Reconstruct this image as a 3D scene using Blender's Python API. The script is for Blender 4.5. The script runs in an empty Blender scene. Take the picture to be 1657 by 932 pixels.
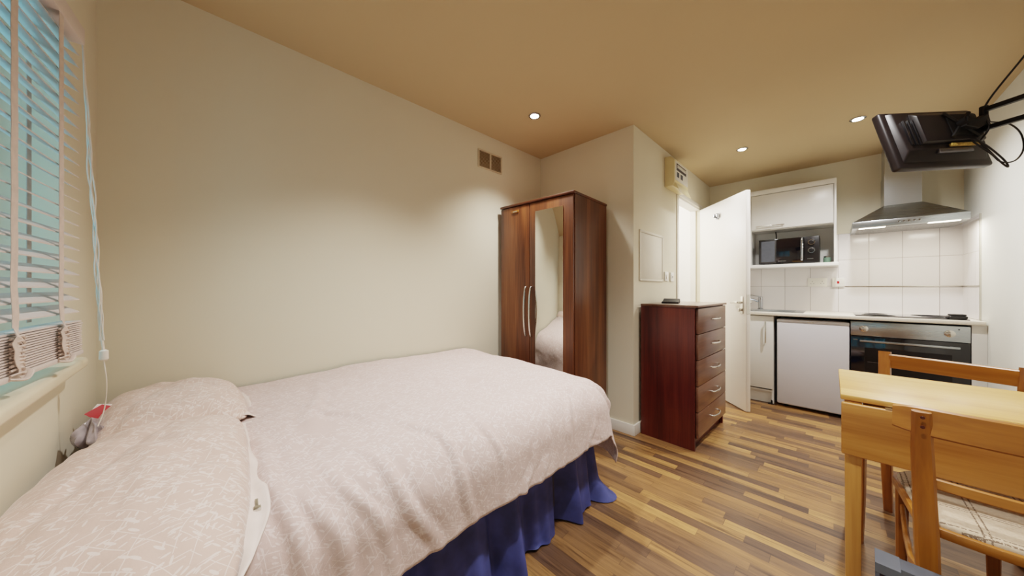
import bpy, bmesh, math, random
from mathutils import Vector, Matrix, noise
PI = math.pi
random.seed(7)
C = bpy.context.scene.collection
sc = bpy.context.scene

# ------------------------------------------------------------------ materials
def s2l(c):
    return tuple(((x/255)/12.92 if x/255 <= .04045 else ((x/255+.055)/1.055)**2.4) for x in c)
def newmat(name):
    m = bpy.data.materials.new(name); m.use_nodes = True
    nt = m.node_tree; b = nt.nodes['Principled BSDF']
    return m, nt, b
def N(nt, t, **kw):
    n = nt.nodes.new(t)
    for k, v in kw.items():
        if k.startswith('i_'): n.inputs[k[2:].replace('_', ' ')].default_value = v
        else: setattr(n, k, v)
    return n
def L(nt, a, b): nt.links.new(a, b)
def math_(nt, op, a, b=None, c=None):
    n = nt.nodes.new('ShaderNodeMath'); n.operation = op
    for i, x in enumerate((a, b, c)):
        if x is None: continue
        if isinstance(x, (int, float)): n.inputs[i].default_value = x
        else: nt.links.new(x, n.inputs[i])
    return n.outputs[0]
def mixc(nt, f, a, b):
    n = nt.nodes.new('ShaderNodeMix'); n.data_type = 'RGBA'
    for idx, x in ((0, f), (6, a), (7, b)):
        if isinstance(x, (int, float)): n.inputs[idx].default_value = x
        elif isinstance(x, tuple): n.inputs[idx].default_value = (*x, 1) if len(x) == 3 else x
        else: nt.links.new(x, n.inputs[idx])
    return n.outputs[2]
def bump(nt, b, h, strength=.2, dist=.01):
    n = N(nt, 'ShaderNodeBump'); n.inputs['Strength'].default_value = strength; n.inputs['Distance'].default_value = dist
    L(nt, h, n.inputs['Height']); L(nt, n.outputs['Normal'], b.inputs['Normal'])
def noise_(nt, vec, scale, detail=3, rough=.5, dist=0):
    n = N(nt, 'ShaderNodeTexNoise'); n.inputs['Scale'].default_value = scale; n.inputs['Detail'].default_value = detail
    n.inputs['Roughness'].default_value = rough; n.inputs['Distortion'].default_value = dist
    if vec is not None: L(nt, vec, n.inputs['Vector'])
    return n.outputs['Fac']
def mapping(nt, vec, scale=(1, 1, 1), rot=(0, 0, 0), loc=(0, 0, 0)):
    n = N(nt, 'ShaderNodeMapping'); n.inputs['Scale'].default_value = scale; n.inputs['Rotation'].default_value = rot
    n.inputs['Location'].default_value = loc
    L(nt, vec, n.inputs['Vector']); return n.outputs['Vector']
def ramp(nt, f, stops):
    n = N(nt, 'ShaderNodeValToRGB'); cr = n.color_ramp
    while len(cr.elements) < len(stops): cr.elements.new(.5)
    for e, (p, c) in zip(cr.elements, stops): e.position = p; e.color = (*c, 1)
    L(nt, f, n.inputs['Fac']); return n.outputs['Color']
def coord(nt, kind='Object'): return N(nt, 'ShaderNodeTexCoord').outputs[kind]

def plain(name, rgb, rough=.5, metal=0, var=.06, vs=8, bmp=0, bs=200, coat=0):
    m, nt, b = newmat(name); c = s2l(rgb); o = coord(nt)
    f = noise_(nt, o, vs, 3)
    dark = tuple(x*(1-var*2) for x in c); lite = tuple(min(1, x*(1+var)) for x in c)
    L(nt, ramp(nt, f, [(.3, dark), (.7, lite)]), b.inputs['Base Color'])
    b.inputs['Roughness'].default_value = rough; b.inputs['Metallic'].default_value = metal
    if coat: b.inputs['Coat Weight'].default_value = coat; b.inputs['Coat Roughness'].default_value = .1
    if bmp: bump(nt, b, noise_(nt, o, bs, 2), bmp, .002)
    return m
def wood(name, cols, axis=2, fine=1.0, rough=.4, band=5, coat=.15):
    """grain runs along axis of the part's own space"""
    m, nt, b = newmat(name); o = coord(nt)
    sc1 = [band, band, band]; sc1[axis] = .35
    sc2 = [90*fine, 90*fine, 90*fine]; sc2[axis] = 3.5
    sc3 = [22, 22, 22]; sc3[axis] = .9
    f1 = noise_(nt, mapping(nt, o, tuple(sc1)), 1.6, 2, .5, .6)
    f2 = noise_(nt, mapping(nt, o, tuple(sc2)), 1.0, 3)
    f3 = noise_(nt, mapping(nt, o, tuple(sc3)), 1.0, 4, .6, .8)
    f = math_(nt, 'ADD', math_(nt, 'MULTIPLY', f1, .5), math_(nt, 'ADD', math_(nt, 'MULTIPLY', f2, .2), math_(nt, 'MULTIPLY', f3, .3)))
    n = len(cols)
    L(nt, ramp(nt, f, [(.33+.34*i/(n-1), s2l(c)) for i, c in enumerate(cols)]), b.inputs['Base Color'])
    b.inputs['Roughness'].default_value = rough; b.inputs['Coat Weight'].default_value = coat; b.inputs['Coat Roughness'].default_value = .25
    bump(nt, b, f2, .05, .001)
    return m
def metal(name, rgb, rough=.25, brush=None):
    m, nt, b = newmat(name); o = coord(nt)
    s = [6, 6, 6]
    if brush is not None: s = [220, 220, 220]; s[brush] = 3
    f = noise_(nt, mapping(nt, o, tuple(s)), 1, 3)
    c = s2l(rgb)
    L(nt, ramp(nt, f, [(.3, tuple(x*.96 for x in c)), (.7, c)]), b.inputs['Base Color'])
    b.inputs['Metallic'].default_value = 1
    L(nt, math_(nt, 'ADD', math_(nt, 'MULTIPLY', f, .06), rough-.03), b.inputs['Roughness'])
    return m
def emis(name, rgb, strength):
    m, nt, b = newmat(name)
    b.inputs['Base Color'].default_value = (*s2l(rgb), 1); b.inputs['Emission Color'].default_value = (*s2l(rgb), 1)
    b.inputs['Emission Strength'].default_value = strength
    return m

def floor_mat():
    m, nt, b = newmat('laminate_floor'); o = coord(nt)
    sep = N(nt, 'ShaderNodeSeparateXYZ'); L(nt, o, sep.inputs[0]); x, y = sep.outputs[0], sep.outputs[1]
    W, LN = .056, .42
    row = math_(nt, 'FLOOR', math_(nt, 'DIVIDE', x, W))
    wn = N(nt, 'ShaderNodeTexWhiteNoise'); wn.noise_dimensions = '1D'; L(nt, row, wn.inputs['W'])
    # strip length varies from row to row
    ln = math_(nt, 'ADD', math_(nt, 'MULTIPLY', wn.outputs['Value'], .28), .32)
    yy = math_(nt, 'ADD', math_(nt, 'DIVIDE', y, ln), math_(nt, 'MULTIPLY', wn.outputs['Value'], 37.7))
    col = math_(nt, 'FLOOR', yy)
    cb = N(nt, 'ShaderNodeCombineXYZ'); L(nt, row, cb.inputs[0]); L(nt, col, cb.inputs[1])
    w2 = N(nt, 'ShaderNodeTexWhiteNoise'); w2.noise_dimensions = '2D'; L(nt, cb.outputs[0], w2.inputs['Vector'])
    r = w2.outputs['Value']
    base = ramp(nt, r, [(0, s2l((92, 70, 54))), (.25, s2l((108, 82, 60))), (.5, s2l((128, 96, 64))), (.75, s2l((152, 114, 72))), (1, s2l((168, 129, 80)))])
    off = N(nt, 'ShaderNodeVectorMath'); off.operation = 'ADD'; L(nt, o, off.inputs[0])
    sc_ = N(nt, 'ShaderNodeVectorMath'); sc_.operation = 'SCALE'; L(nt, w2.outputs['Color'], sc_.inputs[0]); sc_.inputs['Scale'].default_value = 9
    L(nt, sc_.outputs[0], off.inputs[1])
    g = noise_(nt, mapping(nt, off.outputs[0], (70, 4.0, 1)), 1, 6, .75, 1.1)
    g2 = noise_(nt, mapping(nt, off.outputs[0], (24, 1.4, 1)), 1, 3, .6, 1.2)
    gg = math_(nt, 'ADD', math_(nt, 'MULTIPLY', g, .55), math_(nt, 'MULTIPLY', g2, .45))
    mul = ramp(nt, gg, [(.36, (.34, .31, .30)), (.46, (.80, .78, .77)), (.54, (1.04, 1.02, 1)), (.66, (1.34, 1.28, 1.2))])
    mx = N(nt, 'ShaderNodeMix'); mx.data_type = 'RGBA'; mx.blend_type = 'MULTIPLY'; mx.inputs[0].default_value = 1
    L(nt, base, mx.inputs[6]); L(nt, mul, mx.inputs[7])
    fx = math_(nt, 'FRACT', math_(nt, 'DIVIDE', x, W)); fy = math_(nt, 'FRACT', yy)
    e1 = math_(nt, 'LESS_THAN', fx, .022); e2 = math_(nt, 'LESS_THAN', fy, .004)
    e = math_(nt, 'MAXIMUM', e1, e2)
    L(nt, mixc(nt, math_(nt, 'MULTIPLY', e, .55), mx.outputs[2], s2l((55, 38, 26))), b.inputs['Base Color'])
    b.inputs['Roughness'].default_value = .36
    bump(nt, b, g, .06, .001)
    return m
def wall_mat(name, rgb, rough=.75):
    m, nt, b = newmat(name); o = coord(nt); c = s2l(rgb)
    f = noise_(nt, o, 1.3, 3)
    L(nt, ramp(nt, f, [(.3, tuple(x*.96 for x in c)), (.7, c)]), b.inputs['Base Color'])
    b.inputs['Roughness'].default_value = rough; b.inputs['Specular IOR Level'].default_value = .3
    bump(nt, b, noise_(nt, o, 140, 2), .05, .002)
    return m
def tile_mat(name, u, u0):
    """u: 0 or 1, the horizontal axis; grout grid 0.203 x 0.2585"""
    m, nt, b = newmat(name); o = coord(nt)
    sep = N(nt, 'ShaderNodeSeparateXYZ'); L(nt, o, sep.inputs[0])
    a = math_(nt, 'DIVIDE', math_(nt, 'ADD', sep.outputs[u], u0+203), .203)
    z = math_(nt, 'DIVIDE', math_(nt, 'ADD', sep.outputs[2], -1.157+25.85), .2585)
    def edge(v, w):
        f = math_(nt, 'FRACT', v); return math_(nt, 'MINIMUM', f, math_(nt, 'SUBTRACT', 1, f)), w
    ea = math_(nt, 'MULTIPLY', edge(a, 0)[0], .203); ez = math_(nt, 'MULTIPLY', edge(z, 0)[0], .2585)
    d = math_(nt, 'MINIMUM', ea, ez)
    g = math_(nt, 'LESS_THAN', d, .0016)
    cb = N(nt, 'ShaderNodeCombineXYZ'); L(nt, math_(nt, 'FLOOR', a), cb.inputs[0]); L(nt, math_(nt, 'FLOOR', z), cb.inputs[1])
    w = N(nt, 'ShaderNodeTexWhiteNoise'); L(nt, cb.outputs[0], w.inputs['Vector'])
    tint = ramp(nt, w.outputs['Value'], [(0, s2l((226, 222, 222))), (1, s2l((236, 232, 230)))])
    L(nt, mixc(nt, g, tint, s2l((160, 152, 148))), b.inputs['Base Color'])
    L(nt, math_(nt, 'ADD', math_(nt, 'MULTIPLY', g, .5), .16), b.inputs['Roughness'])
    hh = math_(nt, 'MINIMUM', math_(nt, 'DIVIDE', d, .004), 1.0)
    bump(nt, b, hh, .35, .002)
    return m
def sprig_mat(name, base, line, uvscale=1.0, amt=.75):
    m, nt, b = newmat(name); uv = coord(nt, 'UV')
    v0 = mapping(nt, uv, (uvscale, uvscale, 1))
    nz = N(nt, 'ShaderNodeTexNoise'); nz.inputs['Scale'].default_value = 5; nz.inputs['Detail'].default_value = 1; L(nt, v0, nz.inputs['Vector'])
    dv = N(nt, 'ShaderNodeVectorMath'); dv.operation = 'SCALE'; L(nt, nz.outputs['Color'], dv.inputs[0]); dv.inputs['Scale'].default_value = .03
    ad = N(nt, 'ShaderNodeVectorMath'); ad.operation = 'ADD'; L(nt, v0, ad.inputs[0]); L(nt, dv.outputs[0], ad.inputs[1])
    fs = []
    def rs(rot, sx, sy, loc):
        return mapping(nt, mapping(nt, ad.outputs[0], (1, 1, 1), (0, 0, rot), loc), (sx, sy, 1))
    for (rot, sx, sy, th, loc) in [(.6, 26, 95, .24, (0, 0, 0)), (-.5, 26, 105, .22, (.3, .7, 0)), (1.7, 26, 100, .2, (.9, .2, 0)), (2.4, 30, 110, .2, (.5, .1, 0))]:
        vo = N(nt, 'ShaderNodeTexVoronoi'); vo.inputs['Scale'].default_value = 1
        L(nt, rs(rot, sx, sy, loc), vo.inputs['Vector'])
        fs.append(math_(nt, 'LESS_THAN', vo.outputs['Distance'], th))
    for (rot, sx, sy, loc) in [(.6, 7, 52, (.1, .1, 0)), (-.45, 7, 50, (.5, .3, 0)), (1.8, 7, 50, (.2, .8, 0))]:
        vo = N(nt, 'ShaderNodeTexVoronoi'); vo.inputs['Scale'].default_value = 1
        wv = N(nt, 'ShaderNodeVectorMath'); wv.operation = 'ADD'
        L(nt, rs(rot, sx, sy, loc), wv.inputs[0])
        wc_ = N(nt, 'ShaderNodeVectorMath'); wc_.operation = 'SCALE'; L(nt, nz.outputs['Color'], wc_.inputs[0]); wc_.inputs['Scale'].default_value = 2.2
        L(nt, wc_.outputs[0], wv.inputs[1]); L(nt, wv.outputs[0], vo.inputs['Vector'])
        sp = N(nt, 'ShaderNodeSeparateXYZ'); pd = N(nt, 'ShaderNodeVectorMath'); pd.operation = 'SUBTRACT'
        L(nt, wv.outputs[0], pd.inputs[0]); L(nt, vo.outputs['Position'], pd.inputs[1]); L(nt, pd.outputs[0], sp.inputs[0])
        fs.append(math_(nt, 'MULTIPLY', math_(nt, 'LESS_THAN', math_(nt, 'ABSOLUTE', sp.outputs[1]), .035), math_(nt, 'LESS_THAN', math_(nt, 'ABSOLUTE', sp.outputs[0]), .24)))
    f = fs[0]
    for q in fs[1:]: f = math_(nt, 'MAXIMUM', f, q)
    patch = math_(nt, 'GREATER_THAN', noise_(nt, v0, 4.5, 1), .30)
    f = math_(nt, 'MULTIPLY', math_(nt, 'MULTIPLY', f, patch), amt)
    c = s2l(base)
    bc = ramp(nt, noise_(nt, v0, 3, 2), [(.3, tuple(x*.95 for x in c)), (.7, c)])
    L(nt, mixc(nt, f, bc, s2l(line)), b.inputs['Base Color'])
    b.inputs['Roughness'].default_value = .85; b.inputs['Sheen Weight'].default_value = .25; b.inputs['Specular IOR Level'].default_value = .2
    h = math_(nt, 'ADD', noise_(nt, v0, 26, 4, .6), math_(nt, 'MULTIPLY', noise_(nt, v0, 900, 1), .05))
    bump(nt, b, h, .25, .012)
    return m
def tartan_mat():
    m, nt, b = newmat('tartan_upholstery'); o = coord(nt)
    sep = N(nt, 'ShaderNodeSeparateXYZ'); L(nt, o, sep.inputs[0])
    fs = []
    for ax, P, off in ((0, .118, .03), (1, .118, .02)):
        t = math_(nt, 'FRACT', math_(nt, 'DIVIDE', math_(nt, 'ADD', sep.outputs[ax], off+10), P))
        for c0 in (.30, .40):
            fs.append(math_(nt, 'LESS_THAN', math_(nt, 'ABSOLUTE', math_(nt, 'SUBTRACT', t, c0)), .016))
    f = fs[0]
    for q in fs[1:]: f = math_(nt, 'MAXIMUM', f, q)
    dots = math_(nt, 'GREATER_THAN', noise_(nt, o, 260, 1), .42)
    f = math_(nt, 'MULTIPLY', math_(nt, 'MULTIPLY', f, dots), .8)
    bc = ramp(nt, noise_(nt, o, 120, 3), [(.3, s2l((196, 176, 150))), (.7, s2l((212, 194, 170)))])
    L(nt, mixc(nt, f, bc, s2l((88, 66, 50))), b.inputs['Base Color'])
    b.inputs['Roughness'].default_value = .95
    bump(nt, b, noise_(nt, o, 400, 2), .3, .002)
    return m
def glass_mat(name, tint=(1, 1, 1), refl=.10):
    m = bpy.data.materials.new(name); m.use_nodes = True; nt = m.node_tree; nt.nodes.clear()
    out = nt.nodes.new('ShaderNodeOutputMaterial'); tr = nt.nodes.new('ShaderNodeBsdfTransparent'); gl = nt.nodes.new('ShaderNodeBsdfGlossy')
    tr.inputs[0].default_value = (*tint, 1); gl.inputs['Roughness'].default_value = .03
    mx = nt.nodes.new('ShaderNodeMixShader'); mx.inputs[0].default_value = refl
    nt.links.new(tr.outputs[0], mx.inputs[1]); nt.links.new(gl.outputs[0], mx.inputs[2]); nt.links.new(mx.outputs[0], out.inputs[0])
    return m
def mesh_grille_mat(name):
    m, nt, b = newmat(name); o = coord(nt)
    f = noise_(nt, o, 500, 1)
    L(nt, ramp(nt, f, [(.4, (.05, .05, .05)), (.6, (.5, .5, .5))]), b.inputs['Base Color']); b.inputs['Metallic'].default_value = .8; b.inputs['Roughness'].default_value = .4
    return m

M = {}
M['floor'] = floor_mat()
M['wall'] = wall_mat('cream_wall_paint', (229, 221, 199))
M['wall_cool'] = wall_mat('white_side_wall_paint', (224, 224, 216))
M['panel'] = plain('panel_paint', (222, 215, 198), .45, var=.02)
M['wall_white'] = wall_mat('white_hall_paint', (244, 242, 238))
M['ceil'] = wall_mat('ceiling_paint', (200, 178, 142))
M['gloss_white'] = plain('white_gloss_paint', (232, 228, 218), .35, var=.02)
M['sill'] = plain('sill_paint', (226, 212, 184), .4, var=.03)
M['door'] = plain('door_paint', (236, 231, 222), .4, var=.02, vs=2)
M['melamine'] = plain('white_melamine', (228, 227, 222), .3, var=.015, vs=2)
M['mel_in'] = plain('cabinet_interior', (196, 192, 184), .5, var=.03)
M['worktop'] = plain('cream_worktop', (226, 218, 204), .3, var=.03, vs=90)
M['tile_d'] = tile_mat('white_wall_tile_back', 1, .044)
M['tile_e'] = tile_mat('white_wall_tile_side', 0, .06)
M['steel'] = metal('brushed_steel', (182, 188, 192), .28, 1)
M['steel_v'] = metal('brushed_steel_vertical', (180, 186, 190), .3, 1)
M['chrome'] = metal('chrome', (178, 182, 188), .08)
M['satin'] = metal('satin_nickel', (215, 212, 205), .25)
M['black_glass'] = plain('black_glass', (10, 9, 16), .06, var=.02, coat=.6)
M['black'] = plain('black_plastic', (18, 16, 18), .35, var=.1)
M['black_matte'] = plain('matte_black', (14, 12, 12), .6, var=.1)
M['dark_gap'] = plain('dark_recess', (12, 11, 14), .8)
M['tv'] = plain('tv_back_plastic', (26, 20, 21), .42, var=.12, vs=20)
M['fridge'] = plain('fridge_enamel', (216, 216, 222), .3, var=.01, vs=2)
M['plastic_white'] = plain('white_plastic', (232, 230, 222), .35, var=.01)
M['plastic_cream'] = plain('aged_cream_plastic', (228, 214, 170), .4, var=.02)
M['red'] = plain('red_card', (190, 28, 30), .55)
M['paper'] = plain('white_card', (238, 232, 226), .7)
M['walnut'] = wood('walnut_vertical', [(48, 24, 12), (80, 44, 22), (108, 64, 34), (128, 82, 46)], 2)
M['walnut_y'] = wood('walnut_horizontal', [(58, 28, 14), (92, 50, 26), (124, 74, 42)], 1)
M['mahog'] = wood('mahogany_vertical', [(52, 16, 12), (86, 32, 22), (110, 48, 32)], 2, rough=.3)
M['drawer'] = wood('drawer_reflection_grey', [(74, 46, 34), (104, 70, 52), (130, 92, 68)], 0, rough=.28, coat=.35)  # greyer than the mahogany sides: reflected light put into the colour
M['beech'] = wood('beech_table', [(186, 132, 66), (214, 166, 92), (232, 190, 118)], 1, rough=.38)
M['beech_v'] = wood('beech_leg', [(176, 118, 56), (204, 148, 78), (220, 168, 96)], 2, rough=.4)
M['leaf'] = wood('beech_leaf', [(148, 94, 40), (184, 128, 62), (206, 152, 82)], 1, rough=.4)
M['chairwood'] = wood('orange_chair_wood', [(120, 70, 22), (158, 99, 36), (186, 124, 54)], 2, rough=.35, coat=.3)
M['chairwood_y'] = wood('orange_chair_wood_rail', [(122, 72, 24), (160, 102, 38), (190, 128, 58)], 1, rough=.35, coat=.3)
M['tartan'] = tartan_mat()
M['duvet'] = sprig_mat('pink_sprig_duvet', (204, 180, 172), (238, 226, 222), 1.0, .42)
M['pillow'] = sprig_mat('pink_sprig_pillow', (212, 184, 170), (244, 234, 226), 1.0, .5)
M['hem'] = plain('white_cotton', (224, 208, 198), .85, var=.04, vs=20)
M['navy'] = plain('navy_valance_cotton', (66, 74, 130), .62, var=.22, vs=9, bmp=.15, bs=90)
M['matt'] = plain('mattress_ticking', (216, 208, 200), .9)
M['divan'] = plain('divan_fabric', (70, 66, 80), .9)
M['blind'] = plain('blind_slat_wood', (220, 205, 197), .45, var=.03)
M['tape'] = plain('blind_tape', (214, 196, 184), .85, var=.05, vs=60)
M['cord'] = plain('white_cord', (235, 226, 214), .8)
M['frame'] = plain('window_frame_paint', (196, 208, 208), .4)
M['gasket'] = plain('window_gasket', (14, 16, 24), .5)
M['glass'] = glass_mat('window_glass', (.86, .97, .98), .06)
M['mirror'] = metal('mirror_silver', (238, 240, 236), .02)
M['mirror'].node_tree.nodes['Principled BSDF'].inputs['Roughness'].default_value = .015
for l in list(M['mirror'].node_tree.links):
    if l.to_socket.name == 'Roughness': M['mirror'].node_tree.links.remove(l)
M['lamp'] = emis('lamp_glow', (255, 246, 230), 30)
M['strip'] = emis('hood_lamp_glow', (255, 240, 214), 9)
M['bag'] = plain('clear_plastic_bag', (190, 180, 182), .2, var=.15, vs=40)
M['bag'].node_tree.nodes['Principled BSDF'].inputs['Alpha'].default_value = .75
M['mesh'] = mesh_grille_mat('grease_filter')
M['ventslat'] = plain('vent_plastic', (214, 198, 170), .5)
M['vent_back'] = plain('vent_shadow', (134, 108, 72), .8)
M['box_dark'] = plain('glossy_navy_print', (12, 14, 40), .25, var=.2, vs=6, coat=.3)
M['box_grey'] = plain('grey_card', (74, 78, 86), .6, var=.08, vs=30)
M['box_blue'] = plain('blue_print', (92, 130, 170), .4)
M['tape_clear'] = plain('clear_tape', (92, 98, 106), .2)
M['jar'] = plain('green_glass_jar', (120, 150, 130), .15)
M['gold'] = plain('gold_socket_strip', (190, 160, 84), .35, var=.3, vs=120)
M['greymet'] = metal('grey_port_plate', (140, 140, 146), .35)
M['breaker'] = plain('breaker_switches', (52, 50, 56), .4, var=.3, vs=90)
M['outside'] = plain('teal_backdrop', (96, 186, 200), .9)  # teal stands for the cyan daylight behind the blind
M['outdark'] = plain('dark_outdoor_trim', (30, 60, 70), .9)

# ------------------------------------------------------------------ mesh helpers
class MB:
    def __init__(s): s.bm = bmesh.new(); s.uv = None
    def _merge(s, t, mtx=None):
        if mtx is not None: bmesh.ops.transform(t, matrix=mtx, verts=t.verts)
        me = bpy.data.meshes.new('tmp'); t.to_mesh(me); t.free(); s.bm.from_mesh(me); bpy.data.meshes.remove(me)
        return s
    def box(s, x0, x1, y0, y1, z0, z1, bev=0, seg=2, mtx=None):
        t = bmesh.new(); bmesh.ops.create_cube(t, size=1)
        bmesh.ops.scale(t, vec=(abs(x1-x0), abs(y1-y0), abs(z1-z0)), verts=t.verts)
        bmesh.ops.translate(t, vec=((x0+x1)/2, (y0+y1)/2, (z0+z1)/2), verts=t.verts)
        if bev: bmesh.ops.bevel(t, geom=list(t.edges), offset=bev, segments=seg, profile=.5, affect='EDGES')
        return s._merge(t, mtx)
    def poly(s, prof, axis, a0, a1, bev=0, mtx=None):
        """extrude a 2D profile along axis (0,1,2); profile coords are the other two in order"""
        t = bmesh.new()
        def p(u, v, w): return [(w, u, v), (u, w, v), (u, v, w)][axis]
        f0 = [t.verts.new(p(u, v, a0)) for u, v in prof]; f1 = [t.verts.new(p(u, v, a1)) for u, v in prof]
        n = len(prof)
        t.faces.new(f0); t.faces.new(f1[::-1])
        for i in range(n): t.faces.new((f0[i], f1[i], f1[(i+1) % n], f0[(i+1) % n]))
        bmesh.ops.recalc_face_normals(t, faces=t.faces)
        if bev: bmesh.ops.bevel(t, geom=list(t.edges), offset=bev, segments=2, profile=.5, affect='EDGES')
        return s._merge(t, mtx)
    def hexa(s, pts, bev=0, mtx=None):
        """8 corners: 4 bottom loop, 4 top loop"""
        t = bmesh.new(); v = [t.verts.new(p) for p in pts]
        for f in ((0, 1, 2, 3), (4, 5, 6, 7), (0, 1, 5, 4), (1, 2, 6, 5), (2, 3, 7, 6), (3, 0, 4, 7)): t.faces.new([v[i] for i in f])
        bmesh.ops.recalc_face_normals(t, faces=t.faces)
        if bev: bmesh.ops.bevel(t, geom=list(t.edges), offset=bev, segments=2, profile=.5, affect='EDGES')
        return s._merge(t, mtx)
    def cyl(s, a, b, r0, r1=None, n=24, mtx=None):
        r1 = r0 if r1 is None else r1
        a, b = Vector(a), Vector(b); d = b-a
        t = bmesh.new(); bmesh.ops.create_cone(t, cap_ends=True, segments=n, radius1=r0, radius2=r1, depth=d.length)
        q = d.to_track_quat('Z', 'Y').to_matrix().to_4x4()
        bmesh.ops.transform(t, matrix=Matrix.Translation((a+b)/2) @ q, verts=t.verts)
        return s._merge(t, mtx)
    def lathe(s, prof, c=(0, 0, 0), axis='z', n=32, mtx=None):
        t = bmesh.new(); rings = []
        for r, h in prof:
            rings.append([t.verts.new((r*math.cos(2*PI*i/n), r*math.sin(2*PI*i/n), h)) for i in range(n)])
        for a, b in zip(rings, rings[1:]):
            for i in range(n): t.faces.new((a[i], a[(i+1) % n], b[(i+1) % n], b[i]))
        t.faces.new(rings[0][::-1]); t.faces.new(rings[-1])
        bmesh.ops.recalc_face_normals(t, faces=t.faces)
        if axis == 'x': bmesh.ops.transform(t, matrix=Matrix.Rotation(PI/2, 4, 'Y'), verts=t.verts)
        if axis == '-x': bmesh.ops.transform(t, matrix=Matrix.Rotation(-PI/2, 4, 'Y'), verts=t.verts)
        if axis == '-y': bmesh.ops.transform(t, matrix=Matrix.Rotation(PI/2, 4, 'X'), verts=t.verts)
        bmesh.ops.translate(t, vec=c, verts=t.verts)
        return s._merge(t, mtx)
    def tube(s, pts, r, n=8, smooth=True, flat=1.0, mtx=None):
        P = [Vector(p) for p in pts]
        if smooth and len(P) > 2:
            Q = []
            for i in range(len(P)-1):
                p0 = P[max(i-1, 0)]; p1 = P[i]; p2 = P[i+1]; p3 = P[min(i+2, len(P)-1)]
                for k in range(8):
                    u = k/8
                    Q.append(.5*((2*p1)+(p2-p0)*u+(2*p0-5*p1+4*p2-p3)*u*u+(3*p1-p0-3*p2+p3)*u**3))
            P = Q+[P[-1]]
        t = bmesh.new(); rings = []; up = None
        for i, p in enumerate(P):
            d = (P[min(i+1, len(P)-1)]-P[max(i-1, 0)])
            if d.length < 1e-9: d = Vector((0, 0, 1))
            d.normalize()
            if up is None: up = Vector((0, 0, 1)) if abs(d.z) < .9 else Vector((1, 0, 0))
            sd = d.cross(up); sd.normalize(); up = sd.cross(d); up.normalize()
            rr = r[i*(len(r)-1)//max(1, len(P)-1)] if isinstance(r, (list, tuple)) else r
            rings.append([t.verts.new(p+sd*rr*math.cos(2*PI*k/n)+up*rr*flat*math.sin(2*PI*k/n)) for k in range(n)])
        for a, b in zip(rings, rings[1:]):
            for k in range(n): t.faces.new((a[k], a[(k+1) % n], b[(k+1) % n], b[k]))
        t.faces.new(rings[0][::-1]); t.faces.new(rings[-1])
        bmesh.ops.recalc_face_normals(t, faces=t.faces)
        return s._merge(t, mtx)
    def sweep_rect(s, pts, w, h, updir=(0, 0, 1), bev=.003, sizes=None, mtx=None):
        """rectangular section swept along pts: w across (side), h along updir"""
        P = [Vector(p) for p in pts]; t = bmesh.new(); rings = []
        for i, p in enumerate(P):
            d = (P[min(i+1, len(P)-1)]-P[max(i-1, 0)]).normalized(); up = Vector(updir)
            sd = d.cross(up).normalized(); up = sd.cross(d).normalized()
            ww, hh = (sizes[i] if sizes else (w, h)); a, c = ww/2, hh/2; e = min(bev, a*.6, c*.6)
            sec = [(a, c-e), (a-e, c), (-a+e, c), (-a, c-e), (-a, -c+e), (-a+e, -c), (a-e, -c), (a, -c+e)]
            rings.append([t.verts.new(p+sd*x+up*y) for x, y in sec])
        for a, b in zip(rings, rings[1:]):
            for k in range(8): t.faces.new((a[k], a[(k+1) % 8], b[(k+1) % 8], b[k]))
        t.faces.new(rings[0][::-1]); t.faces.new(rings[-1])
        bmesh.ops.recalc_face_normals(t, faces=t.faces)
        return s._merge(t, mtx)
    def grid(s, fn, nu, nv, uvfn=None):
        vs = [[s.bm.verts.new(fn(i/nu, j/nv)) for j in range(nv+1)] for i in range(nu+1)]
        lay = s.bm.loops.layers.uv.verify() if uvfn else None
        for i in range(nu):
            for j in range(nv):
                q = ((i, j), (i+1, j), (i+1, j+1), (i, j+1))
                f = s.bm.faces.new([vs[a][b] for a, b in q])
                if uvfn:
                    for lp, (a, b) in zip(f.loops, q): lp[lay].uv = uvfn(a/nu, b/nv)
        return s
    def build(s, name, mat, parent=None, smooth=35, loc=None):
        me = bpy.data.meshes.new(name); s.bm.to_mesh(me); s.bm.free()
        for p in me.polygons: p.use_smooth = True
        me.set_sharp_from_angle(angle=math.radians(smooth))
        me.materials.append(M[mat] if isinstance(mat, str) else mat)
        o = bpy.data.objects.new(name, me); C.objects.link(o)
        if parent is not None: o.parent = parent
        if loc: o.location = loc
        return o
def thing(name, label, cat, loc=(0, 0, 0), rotz=0, group=None, rot=None):
    o = bpy.data.objects.new(name, None); C.objects.link(o); o.empty_display_size = .1
    o.location = loc; o.rotation_euler = rot or (0, 0, rotz)
    o['label'] = label; o['category'] = cat
    if group: o['group'] = group
    return o
def tag(o, label, cat, group=None):
    o['label'] = label; o['category'] = cat
    if group: o['group'] = group
    return o
def struct(o): o['kind'] = 'structure'; return o
def copy_tree(o, parent=None):
    c = o.copy(); C.objects.link(c)
    if parent is not None: c.parent = parent
    for ch in list(o.children): copy_tree(ch, c)
    return c

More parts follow.
